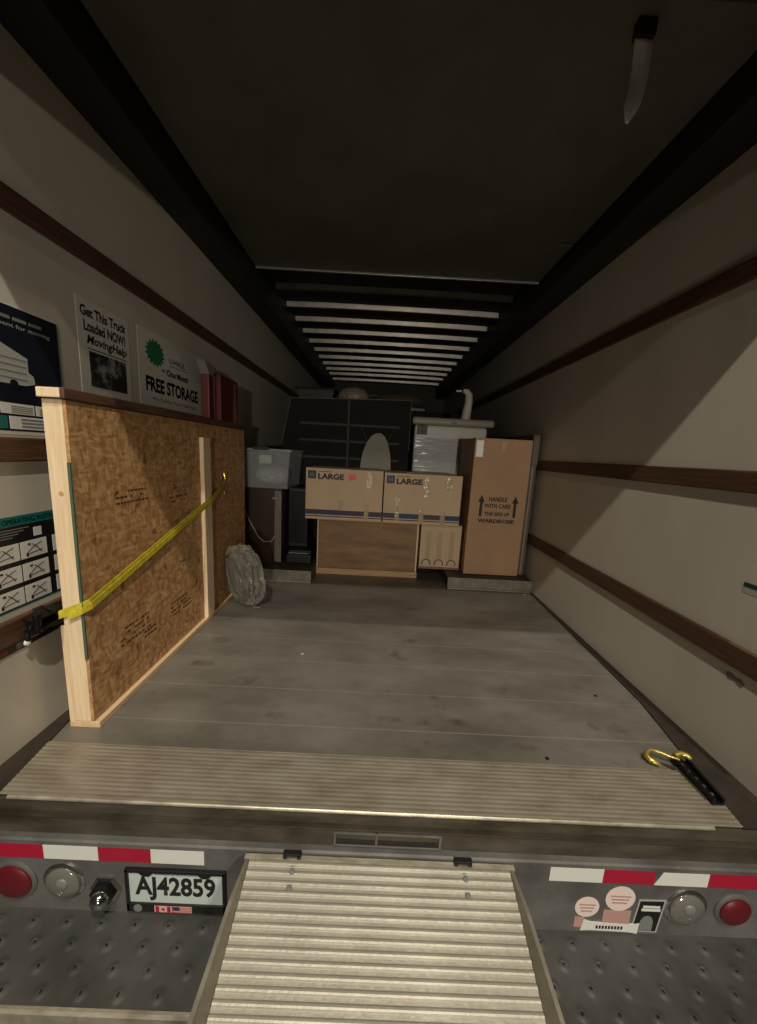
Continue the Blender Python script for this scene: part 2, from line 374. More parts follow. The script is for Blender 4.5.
B(-.45, .45, -.05, .0, -.60, -.352).build('centre_beam', M_dark, t)
def strip_tape(name, segs, label):
    r = thing(name, (segs[0][0], -.042, -.168), label, 'reflective tape')
    for x0, x1, kind in segs:
        m = M_tapeR if kind == 'r' else M_tapeW
        if kind == 'c': MB().prism([(x0, -.0402, -.166), (x0+.022, -.0402, -.120), (x1, -.0402, -.120), (x1, -.0402, -.166)], (0, -.001, 0)).build('white_segment', m, r)
        else: B(x0, x1, -.0412, -.0402, -.166, -.118).build('red_segment' if kind == 'r' else 'white_segment', m, r)
strip_tape('reflective_tape', [(-1.25, -.997, 'r'), (-.996, -.836, 'w'), (-.835, -.682, 'r'), (-.681, -.524, 'w')], 'red and white reflective tape strip left of the ramp, above the licence plate')
strip_tape('reflective_tape', [(.503, .663, 'w'), (.664, .818, 'r'), (.819, .980, 'c'), (.981, 1.25, 'r')], 'red and white reflective tape strip right of the ramp, above the stickers')
def lightlens(x, z, r, m, name, label, ring):
    t = thing(name, (x, -.041, z-r), label, 'light', None)
    MB().lathe([(r+.012, 0), (r+.012, .003), (r+.006, .006), (r, .006), (r-.002, .004)], (x, -.0402, z), '-y').build('rim', ring, t, smooth=True)
    MB().lathe([(r, 0), (r, .010), (r*.9, .014), (r*.6, .018), (r*.2, .020), (.001, .020)], (x, -.0402, z), '-y').build('lens', m, t, smooth=True)
    return t
lightlens(-1.092, -.247, .056, M_red, 'tail_light', 'round red tail light at the left end of the bumper', M_bump)
lightlens(1.076, -.243, .046, M_red, 'tail_light', 'round red tail light at the right end of the bumper', M_bump)
a = lightlens(-.943, -.243, .050, M_lens, 'reversing_light', 'round clear reversing light between the left tail light and the chrome bolt', M_chrome)
MB().lathe([(.017, 0), (.015, .004), (.006, .006)], (-.936, -.058, -.232), '-y').build('bulb', M_grey, a, smooth=True)
a = lightlens(.929, -.243, .052, M_lens, 'reversing_light', 'round clear reversing light between the black sticker and the right tail light', M_chrome)
MB().lathe([(.017, 0), (.015, .004), (.006, .006)], (.926, -.058, -.228), '-y').build('bulb', M_grey, a, smooth=True)
t = thing('socket_cover', (-.819, -.041, -.31), 'chrome hex nut and dome beside the licence plate', 'bolt')
MB().lathe([(.046, 0), (.046, .006), (.040, .010)], (-.819, -.0402, -.262), '-y', 6).build('hex_base', M_chrome, t)
MB().lathe([(.037, .010), (.037, .022), (.030, .028)], (-.819, -.0402, -.262), '-y', 6).build('hex_nut', M_blackm, t)
MB().lathe([(.026, .026), (.025, .036), (.020, .046), (.010, .052), (.001, .053)], (-.819, -.0402, -.264), '-y').build('dome', M_chrome, t, smooth=True)

# licence plate
t = thing('licence_plate', (-.605, -.045, -.335), 'white licence plate reading AJ42859 in a black frame, left of the ramp', 'licence plate')
plx0, plx1, plz0, plz1 = -.757, -.459, -.334, -.182
M_plate = mat('plate_white', (206, 210, 202), .4, rgb2=(182, 196, 190), vscale=4)
B(plx0+.004, plx1-.004, -.0455, -.0405, plz0+.004, plz1-.004, .001).build('plate', M_plate, t)
mb = MB()
mb.box(plx0, plx1, -.051, -.0405, plz1-.010, plz1, .002); mb.box(plx0, plx1, -.051, -.0405, plz0, plz0+.030, .002)
mb.box(plx0, plx0+.010, -.051, -.0405, plz0, plz1, .002); mb.box(plx1-.010, plx1, -.051, -.0405, plz0, plz1, .002)
for x in (plx0+.062, plx1-.062): mb.prism([(x-.026, -.050, plz1-.006), (x+.026, -.050, plz1-.006), (x+.010, -.050, plz1-.022), (x-.008, -.050, plz1-.022)], (0, .004, 0))
fr = mb.build('plate_frame', M_black, t)
text('WASHINGTON', (plx0+.085, -.0460, plz1-.021), .125, .010, XR, ZR, mat('plate_blue', (60, 84, 140), .5), t, 'state_name')
text('AJ42859', (plx0+.026, -.0465, plz0+.038), .240, .088, XR, ZR, M_ink, t, 'plate_number', bold=.03)
B(plx0+.084, plx0+.136, -.0520, -.0505, plz0+.004, plz0+.026).build('flag_decal', mat('flag_pink', (206, 168, 160), .5), t)
B(plx0+.088, plx0+.098, -.0526, -.0519, plz0+.004, plz0+.026).build('flag_band', M_tapeR, t); B(plx0+.122, plx0+.132, -.0526, -.0519, plz0+.004, plz0+.026).build('flag_band', M_tapeR, t)
MB().prism([(plx0+.110+.007*math.cos(a)*(1 if k % 2 else .5), -.0526, plz0+.015+.007*math.sin(a)*(1 if k % 2 else .5)) for k, a in enumerate([i*math.pi/6 for i in range(12)])], (0, .0006, 0)).build('maple_leaf', M_tapeR, t)
mb = MB()
B(plx0+.138, plx0+.196, -.0520, -.0505, plz0+.004, plz0+.026).build('flag_decal', mat('flag_pink', (206, 168, 160), .5), t)
for k in range(4): mb.box(plx0+.138, plx0+.196, -.0526, -.0519, plz0+.0045+k*.006, plz0+.0070+k*.006)
mb.build('stripes', mat('flag_red', (168, 84, 80), .5), t); B(plx0+.140, plx0+.160, -.0532, -.0525, plz0+.014, plz0+.0262).build('canton', M_blue, t)
MB().lathe([(.013, 0), (.013, .001)], (plx0+.034, -.0508, plz0+.015), '-y').build('badge', M_grey, t)

# stickers on the right of the bumper
def disc(x, z, r, d, y=-.0402, seg=28): return MB().lathe([(r, 0), (r, d)], (x, y, z), '-y', seg)
M_stk = mat('sticker_pink', (226, 206, 198), .5); M_stk2 = mat('sticker_rose', (182, 142, 134), .5)
t = thing('bumper_sticker', (.69, -.041, -.35), 'cluster of round pink stickers with a white banner on the bumper right of the ramp', 'sticker')
disc(.632, -.258, .037, .0010).build('small_disc', M_stk, t); disc(.728, -.222, .045, .0010).build('large_disc', M_stk, t)
for (cx, cz, w_) in ((.632, -.258, .05), (.728, -.222, .062)):
    mb = MB()
    for k in range(3): mb.box(cx-w_*.5+.004*k, cx+w_*.5-.004*k, -.0420, -.0413, cz+.007-.012*k, cz+.012-.012*k)
    mb.build('print', M_stk2, t)
B(.600, .628, -.0418, -.0403, -.334, -.297).build('corner_print', M_stk2, t)
B(.684, .768, -.0418, -.0403, -.318, -.266).build('picture', M_stk2, t)
MB().prism([(.622, -.0403, -.346), (.628, -.0403, -.304), (.650, -.0403, -.312), (.770, -.0403, -.316), (.800, -.0403, -.309), (.798, -.0403, -.350), (.770, -.0403, -.345), (.650, -.0403, -.343)], (0, -.0022, 0)).build('banner', M_tapeW, t)
mb = MB(); 
for k in range(9): mb.box(.668+k*.0095, .668+k*.0095+.006, -.0434, -.0424, -.335, -.324)
mb.build('banner_print', M_ink, t)
t = thing('bumper_sticker', (.825, -.041, -.34), 'black upright sticker with white lettering beside the clear reversing light', 'sticker')
MB().prism([(.776, -.0403, -.342), (.786, -.0403, -.222), (.868, -.0403, -.220), (.858, -.0403, -.344)], (0, -.0010, 0)).build('border', M_lgrey, t)
MB().prism([(.781, -.0414, -.337), (.790, -.0414, -.227), (.862, -.0414, -.225), (.853, -.0414, -.338)], (0, -.0008, 0)).build('panel', M_blk, t)
mb = MB(); mb.box(.800, .852, -.0428, -.0422, -.250, -.242); mb.box(.797, .855, -.0428, -.0422, -.262, -.253); mb.build('print', M_tapeW, t)
MB().prism([(.800+.0, -.0423, -.335), (.800, -.0423, -.300), (.808, -.0423, -.284), (.822, -.0423, -.279), (.834, -.0423, -.286), (.840, -.0423, -.302), (.840, -.0423, -.335)], (0, -.0006, 0)).build('figure', M_grey, t)

# ================================================================ loading ramp
t = thing('loading_ramp', (0, -1.5, -.9), 'ribbed aluminium loading ramp leading down from the truck deck', 'ramp')
RA, RB = V((0, -.056, -.118)), V((0, -2.9, -.86)); rd = (RB-RA).normalized(); rn = V((0, -rd.z, rd.y))*-1
if rn.z < 0: rn = -rn
Lr = (RB-RA).length; pitch = .0212; nr = int(Lr/pitch); g1 = []
for i in range(nr):
    for f, h in ((0, 0), (.12, .0026), (.30, .0032), (.48, .0026), (.60, .0), (.64, -.0004), (.96, -.0004)):
        p = RA+rd*((i+f)*pitch)+rn*h; g1.append([(-.384, p.y, p.z), (.374, p.y, p.z)])
o = MB().sheet(g1).build('deck', M_alu, t)
def railprof(xi, xo, name='side_rail', m_rail=mat('rail_aluminium', (150, 143, 126), .45, metal=.5, var=.25, vscale=10)):   # flange leaning outwards and rising from the top lip
    mb = MB(); th = .010 if xo > xi else -.010; b = mb.bm; secs = []
    for d, hgt in ((0.0, .004), (.10, .030), (.35, .062), (Lr, .062)):
        c = RA+rd*d; lo = c-rn*.05; tp = c+rn*hgt; fr = hgt/.062
        secs.append([b.verts.new((xi, lo.y, lo.z)), b.verts.new((xi, c.y, c.z)), b.verts.new((xi+(xo-xi)*fr, tp.y, tp.z)), b.verts.new((xi+(xo-xi)*fr+th, tp.y, tp.z)), b.verts.new((xi+th, lo.y, lo.z))])
    for a, c in zip(secs, secs[1:]):
        for k in range(5): b.faces.new((a[k], a[(k+1) % 5], c[(k+1) % 5], c[k]))
    b.faces.new(secs[0][::-1]); b.faces.new(secs[-1]); mb.build(name, m_rail, t)
railprof(-.3845, -.404); railprof(.3745, .392)
p = RA-rd*.004; 
mb = MB().prism([(-.400, q.y, q.z) for q in (RA+rn*.004, RA-rd*.014+rn*.002, RA-rd*.014-rn*.012, RA-rn*.012)], (.79, 0, 0)); mb.build('top_lip', M_alu2, t)
for x in (-.262, .238):
    mb = MB(); mb.box(x-.026, x-.014, -.056, -.041, -.112, -.096, .002); mb.box(x+.014, x+.026, -.056, -.041, -.112, -.096, .002); mb.box(x-.026, x+.026, -.056, -.041, -.103, -.095, .002); mb.build('hook', M_black, t)
for x, s in ((-.256, .024), (-.256, .060), (.240, .024), (.240, .060)):
    p = RA+rd*s+rn*.006; MB().lathe([(.008, 0), (.007, .003), (.003, .004)], (x, p.y, p.z-.002)).build('rivet', M_grey, t, smooth=True)

# ================================================================ left wall posters (they lie flat on the wall)
def wx(k): return -W+.0004+.0008*k
def pl(k, y0, y1, z0, z1): return B(wx(k), wx(k)+.0008, y0, y1, z0, z1)
def polyL(k, pts): return MB().prism([(wx(k), y, z) for y, z in pts], (.0008, 0, 0))
t = thing('truck_poster', (wx(0), .24, 1.06), 'navy poster with a white box truck drawing, at the left edge above the mid rail', 'poster')
pl(0, -.0+.01, .478, 1.060, 1.455).build('sheet', M_white, t); pl(1, .01, .474, 1.165, 1.452).build('navy_field', M_navy, t)
text('right equipment for moving', (wx(3), .13, 1.386), .310, .016, YR, ZR, M_lgrey, t, 'headline')
mb = MB()
for k in range(4): mb.box(wx(2), wx(3), .20+.055*k, .245+.055*k, 1.412, 1.422)
mb.build('small_print', M_grey, t)
polyL(2, [(.10, 1.345), (.235, 1.345), (.345, 1.305), (.345, 1.262), (.362, 1.252), (.366, 1.228), (.330, 1.218), (.10, 1.215)]).build('truck_picture', M_lgrey, t)
mb = MB()
for k in range(4): mb.box(wx(3), wx(4), .12, .338, 1.235+k*.02, 1.2375+k*.02)
mb.box(wx(3), wx(4), .235, .238, 1.225, 1.335); mb.build('truck_lines', M_grey, t)
MB().lathe([(.014, 0), (.014, .0008)], (wx(3), .29, 1.218), 'x', 20).build('truck_wheel', M_blk, t)
pl(1, .01, .474, 1.072, 1.165).build('lower_field', M_blk, t)
for y0, y1, z0, z1 in ((.10, .232, 1.125, 1.158), (.237, .352, 1.125, 1.158), (.358, .46, 1.125, 1.158), (.262, .466, 1.078, 1.118)): pl(2, y0, y1, z0, z1).build('info_panel', M_wht2, t)
pl(2, .15, .255, 1.078, 1.118).build('teal_panel', M_teal, t)
mb = MB()
for k in range(3): mb.box(wx(3), wx(4), .30, .44-.03*k, 1.107-.011*k, 1.112-.011*k)
for k in range(4): mb.box(wx(3), wx(4), .27, .345, 1.130+.006*k, 1.132+.006*k)
for k in range(4): mb.box(wx(3), wx(4), .37, .44, 1.130+.006*k, 1.132+.006*k)
mb.build('panel_print', M_grey, t)

t = thing('help_poster', (wx(0), .72, 1.26), 'white poster reading Get This Truck Loaded NOW! with a photo below', 'poster')
pl(0, .572, .872, 1.225, 1.590).build('sheet', M_white, t)
text('Get This Truck', (wx(1), .592, 1.528), .262, .040, YR, ZR, M_ink, t, 'headline', bold=.035)
text('Loaded NOW!', (wx(1), .605, 1.474), .240, .042, YR, ZR, M_ink, t, 'headline', bold=.035)
text('MovingHelp', (wx(1), .615, 1.418), .235, .046, YR, ZR, M_ink, t, 'headline', bold=.03, shear=.25)
B(wx(1), wx(2), .615, .845, 1.410, 1.4135).build('underline', M_ink, t)
pl(1, .622, .838, 1.268, 1.402).build('photo', mat('photo_dark', (34, 36, 36), .5, rgb2=(150, 152, 148), vscale=16, contrast=(.36, .5)), t)

t = thing('storage_poster', (wx(0), 1.2, 1.23), 'white poster reading FREE STORAGE with a green starburst', 'poster')
pl(0, .935, 1.575, 1.215, 1.600).build('sheet', M_white, t)
st = [(1.075+(.088 if k % 2 else .066)*math.cos(a), 1.505+(.068 if k % 2 else .052)*math.sin(a)) for k, a in enumerate([i*2*math.pi/32 for i in range(32)])]
polyL(1, st).build('starburst', M_grn, t)
mb = MB()
for k in range(3): mb.box(wx(2), wx(3), 1.04, 1.11, 1.522-.02*k, 1.53-.02*k)
mb.build('starburst_print', M_teal, t)
text('U-HAUL', (wx(1), 1.205, 1.484), .17, .030, YR, ZR, M_grey, t, 'headline', bold=.02)
B(wx(1), wx(2), 1.205, 1.39, 1.470, 1.4745).build('underline', M_grey, t)
text('One Month', (wx(1), 1.175, 1.412), .23, .036, YR, ZR, M_ink, t, 'headline', bold=.042)
B(wx(1), wx(2), 1.125, 1.158, 1.425, 1.440).build('small_print', M_grey, t)
text('FREE STORAGE', (wx(1), .985, 1.310), .535, .074, YR, ZR, M_ink, t, 'headline', bold=.042)
text('With One-Way, Truck or Trailer Rental', (wx(1), 1.035, 1.262), .45, .026, YR, ZR, M_ink, t, 'small_print', bold=.012)

t = thing('ramp_poster', (wx(0), .2, .5), 'black and teal ramp operating instruction poster on the left wall above the lowest rail', 'poster')
pl(0, .01, .475, .492, .800).build('sheet', M_teal, t); pl(1, .01, .470, .498, .768).build('black_field', M_blk, t)
text('RAMP OPERATING INSTRUCTIONS', (wx(1), .135, .774), .335, .017, YR, ZR, M_wht2, t, 'headline', bold=.02)
pl(2, .300, .330, .722, .752).build('corner_square', M_wht2, t)
mb = MB(); 
for k in range(4): mb.box(wx(2), wx(3), .12, .285-.02*k, .756-.0085*k, .759-.0085*k)
mb.build('small_print', M_grey, t)
rnd = random.Random(3)
for r in range(3):
    for c in range(3):
        z0 = .652-.075*r; y0 = (.040, .144, .247)[c]; y1 = y0+.098
        cell = pl(2, y0, y1, z0, z0+.058).build('picture_cell', M_wht2, t)
        mb = MB(); cy, cz = y0+.048, z0+.029
        mb.tube([(wx(3), cy-.03, cz-.015), (wx(3), cy-.005, cz+.004), (wx(3), cy+.03, cz+.018)], .0012, 4); mb.tube([(wx(3), cy-.02, cz-.016), (wx(3), cy+.03, cz-.010)], .0012, 4)
        mb.tube([(wx(3), cy-.005, cz+.016), (wx(3), cy+.012, cz), (wx(3), cy+.026, cz-.018)], .0016, 4); mb.box(wx(3), wx(3)+.0008, cy-.03, cy-.022, cz-.024, cz-.012); mb.box(wx(3), wx(3)+.0008, cy-.022, cy-.012, cz+.014, cz+.020)
        mb.build('drawing', M_ink, cell)
for r in range(3): pl(2, .370, .455, .652-.075*r, .710-.075*r).build('picture_cell', M_wht2, t)

t = thing('warning_strip', (wx(0), .2, .35), 'dark brown warning strip with red and pale marks under the lowest left rail', 'sticker')
pl(0, .01, .40, .352, .388).build('strip', M_brn, t)
pl(1, .13, .165, .357, .374).build('red_mark', mat('strip_red', (120, 44, 40), .5), t); pl(1, .195, .215, .358, .378).build('pale_mark', M_grey, t)
B(wx(1), wx(2), .21, .385, .372, .3745).build('pale_line', M_lgrey, t)

# right wall label
t = thing('wall_label', (W-.001, .30, .655), 'small green and pale label on the right wall near the doorway', 'label')
B(W-.0012, W-.0004, .20, .305, .648, .682).build('paper', M_lgrey, t); B(W-.0020, W-.0012, .25, .305, .670, .686).build('green_bar', mat('dark_green', (22, 62, 50), .5), t)
sc_ = MB().prism([(W-.001, y, z) for y, z in ((.235, .318), (.262, .330), (.285, .322), (.300, .345), (.278, .352), (.258, .343), (.240, .350), (.225, .335))], (-.0004, 0, 0))
tag(sc_.build('scuff_mark', mat('scuff', (120, 110, 96), .6)), 'faint grey scuff mark below the lowest right rail', 'mark')

# ================================================================ OSB framed panel on the left
t = thing('framed_wood_panel', (-1.12, 1.08, 0), 'framed strand board panel on edge against the left wall, held by yellow strap', 'wood panel')
XF = -1.085
B(-1.150, XF-.001, .282, .322, .026, 1.179, .003).build('end_stud', M_pine, t)
B(-1.172, -1.151, .290, .322, .002, .40, .003).build('short_stud', M_pine, t)
B(-1.150, XF-.001, 1.845, 1.88, .026, 1.176, .003).build('end_stud', M_pine, t)
B(-1.165, -1.055, .282, 1.895, .0005, .025, .003).build('bottom_plate', M_pineY, t)
B(-1.152, -1.066, .270, 1.90, 1.180, 1.214, .004).build('top_board', M_topb, t, label='dark weathered top board')
B(-1.151, -1.078, .2660, .2699, 1.182, 1.212, .003).build('board_end', M_pine, t)
B(XF+.001, XF+.0105, .277, .2835, .28, .98, .001).build('edge_seal', M_green, t)
B(XF+.0105, XF+.034, 1.172, 1.262, .026, 1.098, .003).build('brace', M_pine, t)
mb = MB(); rr = random.Random(5)      # illegible mill stamps, dark ink dashes
for (cy, cz, rows, n) in ((.58, .86, 3, 10), (.95, .84, 4, 8), (.55, .30, 4, 9), (.92, .26, 4, 9), (1.02, .45, 2, 3), (.70, .22, 2, 4)):
    for r in range(rows):
        y = cy-.10
        for k in range(n):
            L_ = rr.uniform(.010, .022)
            if rr.random() < .75: mb.box(XF+.0101, XF+.0106, y, y+L_, cz-.022*r-.004, cz-.022*r+.004)
            y += L_+.005
B(XF, XF+.010, .284, 1.88, .026, 1.176, .001).build('strand_board', M_osb, t, extra=(mb, mat('stamp_ink', (84, 52, 34), .7)))
for (cy, cz, n) in ((.33, .80, 1), (.36, .36, 1)): 
    pass
kn = MB(); kn.lathe([(.009, 0), (.008, .0006)], (-1.115, .2820, .875), '-y', 14); kn.build('knot', mat('knot', (190, 150, 110), .6), t)

# yellow strap
t = thing('ratchet_strap', (-1.08, .85, .45), 'bright yellow webbing ratchet strap running diagonally across the strand board panel', 'strap')
def ribbon(pts, wd, nrm_z, th=.0022):   # flat webbing: width along given side vector per point
    mb = MB(); g = []
    for p, s in pts: p = V(p); s = V(s).normalized()*wd/2; g.append([p-s, p, p+s])
    mb.sheet(g); return mb
sd = V((0, -.27, 1.0))
P0 = V((-1.158, .2750, .448)); P1 = V((-1.130, .2765, .460)); P2 = V((-1.079, .2765, .482)); P3 = V((-1.064, .300, .489)); P4 = V((-1.0490, 1.165, .722)); P5 = V((-1.0490, 1.27, .748)); P6 = V((-1.070, 1.42, .785))
o = ribbon([(P0, ZR), (P1, ZR), (P2, ZR), (P3, sd), (P4, sd), (P5, sd), (P6, sd)], .030, 0).build('webbing', M_yel, t); o.modifiers.new('s', 'SOLIDIFY').thickness = .002
q = [(p+V((.0045, 0, -.016+.016*i/6)), s) for i, (p, s) in enumerate([(P1-V((.0, .005, 0)), ZR), (P2+V((.001, -.004, 0)), ZR), (P3, sd), (P4, sd), (P5, sd), (P6, sd)])]
o = ribbon(q, .024, 0).build('doubled_webbing', M_yel, t); o.modifiers.new('s', 'SOLIDIFY').thickness = .002
mb = MB(); mb.tube([P6, P6+V((.006, .03, .010)), P6+V((.008, .06, .035)), P6+V((.004, .075, .07)), P6+V((-.002, .07, .10))], .0045, 8)
mb.tube([P6, P6+V((.006, .03, -.005)), P6+V((.008, .055, -.02)), P6+V((.002, .06, -.04))], .0045, 8); mb.tube([P6+V((.002, -.02, .03)), P6+V((.006, .01, .05)), P6+V((.002, .02, .08))], .004, 8)
mb.build('wire_hook', M_zinc, t, smooth=True, label='yellow zinc double wire hook')
t2 = thing('ratchet', (-1.2, .25, .42), 'black metal ratchet buckle hooked on the lowest left rail', 'ratchet')
mb = MB(); 
for dz in (-.020, .020): mb.prism([(-1.215, .20, .440+dz), (-1.175, .19, .440+dz), (-1.158, .225, .445+dz), (-1.158, .30, .452+dz), (-1.215, .31, .448+dz)], (0, 0, .003))
mb.build('side_plate', M_blackm, t2)
MB().tube([(-1.18, .215, .412), (-1.18, .215, .476)], .012, 12).build('spool', M_blackm, t2, smooth=True)
MB().tube([(-1.196, .30, .412), (-1.170, .30, .445), (-1.168, .262, .470), (-1.178, .235, .495), (-1.190, .215, .490)], .006, 8).build('handle', M_black, t2, smooth=True)
MB().tube([(-1.205, .23, .440), (-1.208, .21, .415), (-1.208, .205, .385)], .007, 8).build('hook', M_blackm, t2, smooth=True)
MB().lathe([(.010, 0), (.009, .008), (.004, .011)], (-1.215, .205, .378), 'x', 14).build('rivet_cap', M_tapeW, t2, smooth=True)

# red cartons on top of the panel
ZT = 1.2145
t = thing('red_carton', (-1.125, 1.68, ZT), 'tall dark red carton with a pale printed figure standing on the panel top', 'carton')
B(-1.162, -1.085, 1.50, 1.79, ZT, 1.495, .002).build('carton', M_redc, t)
M_fig = mat('figure_print', (130, 92, 76), .6)
mb = MB(); mb.prism([(-1.0848, 1.735+.022*math.cos(a), 1.455+.020*math.sin(a)) for a in [k*math.pi/8 for k in range(16)]], (.0006, 0, 0))
mb.prism([(-1.0848, 1.70, 1.215), (-1.0848, 1.71, 1.33), (-1.0848, 1.722, 1.43), (-1.0848, 1.748, 1.43), (-1.0848, 1.765, 1.34), (-1.0848, 1.778, 1.215)], (.0006, 0, 0)); mb.build('figure_print', M_fig, t)
t = thing('red_tube', (-1.125, 1.40, ZT), 'narrow red tube with a flared pale top standing beside the red carton', 'tube')
B(-1.150, -1.100, 1.372, 1.438, ZT, 1.470, .006).build('tube', M_redc, t)
MB().prism([(-1.150, 1.380, 1.471), (-1.150, 1.432, 1.471), (-1.150, 1.478, 1.525), (-1.150, 1.325, 1.540)], (.05, 0, 0)).build('flared_top', M_grey, t)
tag(B(-1.135, -1.110, 1.455, 1.480, ZT, 1.475, .004).build('pale_stick', M_lgrey), 'pale upright stick between the red tube and red carton', 'stick')

# ================================================================ plastic bundle
t = thing('plastic_bundle', (-.965, 1.46, 0), 'crumpled clear plastic bundle leaning on the strand board by the floor', 'bundle')
def blob(c, rx, ry, rz, amp, fr, seed=0, sub=5, tilt=None, ridge=True, pw=1.0):
    b = bmesh.new(); bmesh.ops.create_icosphere(b, subdivisions=sub, radius=1)
    for v in b.verts:
        n_ = v.co.normalized(); p = n_*fr+V((seed, seed*.7, 0)); k = noise.noise(p)+.5*noise.noise(p*2.3)
        if ridge: k = 1-abs(k)*2
        n_ = V([math.copysign(abs(a)**pw, a) for a in n_]); f = 1+amp*k; q = V((n_.x*rx*f, n_.y*ry*f, n_.z*rz*f))
        if tilt: q = tilt @ q
        v.co = q+V(c)
    mb = MB(); mb.join(b); return mb
tl = Matrix.Rotation(-.22, 3, 'Y') @ Matrix.Rotation(.95, 3, 'Z')
mb = blob((-.938, 1.47, .206), .078, .135, .19, .16, 2.6, 3, tilt=tl, pw=.72)
for v in mb.bm.verts: v.co.z = max(v.co.z, .004); v.co.x = max(v.co.x, -1.052)
mb.build('outer_bag', M_bag, t, smooth=True)
mb = MB()
for k in range(5):
    R_ = .105-.012*k; pts = []
    for i in range(25):
        a = 2*math.pi*i/24; q = tl @ V((.020*(k-2)+.006*math.sin(3*a+k), R_*.85*math.cos(a), (R_+.05)*math.sin(a))); pts.append(q+V((-.962, 1.47, .200)))
    mb.tube(pts, .011, 7)
mb.build('coiled_wrap', mat('coil_grey', (78, 72, 63), .35, bump=.5, bscale=60), t, smooth=True)
mb = MB(); mb.tube([(-.90, 1.42, .06), (-.87, 1.40, .03), (-.85, 1.40, .006), (-.81, 1.40, .006)], .004, 6); mb.tube([(-.885, 1.43, .20), (-.872, 1.42, .12), (-.866, 1.41, .03)], .004, 6); mb.build('loose_tail', M_bag, t, smooth=True)

# ================================================================ wheel wells
def well(x0, x1, y0, label, side):
    t = thing('wheel_well', ((x0+x1)/2, y0, 0), label, 'wheel well')
    B(x0, x1, y0+.004, y0+.78, .0005, .094, .002).build('box_cover', mat('well_grey', (84, 80, 74), .6, metal=.3, var=.2), t)
    B(x0-.002, x1, y0-.001, y0+.003, .012, .097, .001).build('front_flange', mat('flange', (136, 130, 116), .45, metal=.4, var=.3, vscale=20), t)
    B(x0-.002, x1, y0-.012, y0+.003, .0005, .012, .002).build('foot_lip', M_bow, t)
well(-1.238, -.567, 1.935, 'low metal wheel well box on the left with a bright front flange', -1)
well(.548, 1.238, 1.96, 'low metal wheel well box on the right beneath the wardrobe carton', 1)

# ================================================================ crate, boxes
t = thing('plywood_crate', (-.135, 2.4, 0), 'aged brown plywood crate on the floor beneath the two LARGE cartons', 'crate')
B(-.5545, .292, 2.190, 2.60, .055, .478, .002).build('carcass', M_ply, t)
B(-.564, -.555, 2.186, 2.60, .055, .478, .002).build('corner_batten', M_pine, t); B(.293, .308, 2.186, 2.60, .055, .478, .002).build('corner_batten', M_pine, t)
B(-.565, .314, 2.175, 2.60, .0005, .054, .003).build('bottom_board', M_pineX, t); B(-.565, .312, 2.178, 2.60, .479, .492, .003).build('top_board', M_pineX, t)

def carton(x0, x1, y0, y1, z0, z1, label, pink, strips):
    t = thing('moving_carton', ((x0+x1)/2, (y0+y1)/2, z0), label, 'carton', 'printed moving cartons')
    B(x0, x1, y0, y1, z0, z1, .004).build('box', M_card, t)
    yf = y0-.0003; zz = z0+.052
    B(x0+.002, x1-.002, yf-.0004, yf, z0+.040, z0+.082).build('blue_band', M_blue, t); B(x0+.002, x1-.002, yf-.0004, yf, z0+.022, z0+.031).build('blue_band', M_blue, t)
    lx = x0+.018; sz = .066
    lg = B(lx, lx+sz, yf-.0005, yf, z1-.022-sz, z1-.022).build('logo', M_blue, t)
    mb = MB(); a, c = lx+sz*.5, z1-.022-sz*.5
    for k in (-1, 0, 1):
        mb.box(a+k*sz*.22-.003, a+k*sz*.22+.003, yf-.0010, yf-.0006, c-sz*.3, c+sz*.3)
    mb.box(a-sz*.3, a+sz*.3, yf-.0010, yf-.0006, c-.003, c+.003); mb.build('logo_lines', M_grey, lg)
    text('LARGE', (lx+sz+.016, yf-.0004, z1-.090), .215, .048, XR, ZR, M_ink, t, 'lettering', bold=.045)
    B(lx+sz+.02, lx+sz+.13, yf-.0004, yf, z1-.030, z1-.024).build('small_print', mat('faint_ink', (120, 92, 70), .7), t)
    if pink: MB().prism([(x0+.353, yf, z1-.095), (x0+.350, yf, z1-.040), (x0+.412, yf, z1-.034), (x0+.418, yf, z1-.082)], (0, -.0006, 0)).build('pink_sticker', M_pink, t)
    for (a, b_, c_, d_) in strips: B(x0+a, x0+b_, yf-.0010, yf-.0004, z0+c_, z0+d_).build('tape', M_tape, t)
    B(x0, x1, y0+(y1-y0)/2-.03, y0+(y1-y0)/2+.03, z1, z1+.0006).build('top_tape', M_tape, t)
carton(-.660, -.022, 2.13, 2.56, .493, .918, 'left LARGE moving carton with a pink sticker, on the plywood crate', True, [(.50, .545, .28, .405), (.275, .315, .08, .165), (.49, .528, .01, .17)])
carton(-.012, .632, 2.13, 2.56, .493, .910, 'right LARGE moving carton with shiny tape, beside the wardrobe carton', False, [(.33, .372, .225, .39), (.515, .560, .285, .40), (.10, .137, .02, .22), (.30, .34, .0, .12), (.48, .52, .0, .11)])
t = thing('wrapped_carton', (.52, 2.4, .097), 'small carton with round printed marks under the right LARGE carton', 'carton')
B(.325, .672, 2.165, 2.58, .115, .488, .004).build('box', M_card, t); B(.320, .676, 2.160, 2.58, .0985, .114, .002).build('base_board', mat('reddish_board', (150, 98, 80), .6), t)
B(.325, .672, 2.1635, 2.1642, .468, .486).build('top_tape', M_tape, t)
for x in (.375, .47, .575): B(x, x+.04, 2.1630, 2.1638, .19, .43).build('tape', M_tape, t)
for k, x in enumerate((.385, .495, .602)):
    mb = MB(); pts = [(x+.036*math.cos(a), 2.1634, .145+.038*math.sin(a)) for a in [math.pi*(i/12*1.25-.12) for i in range(13)]]; mb.tube(pts, .0035, 5); mb.build('round_mark', M_ink, t)

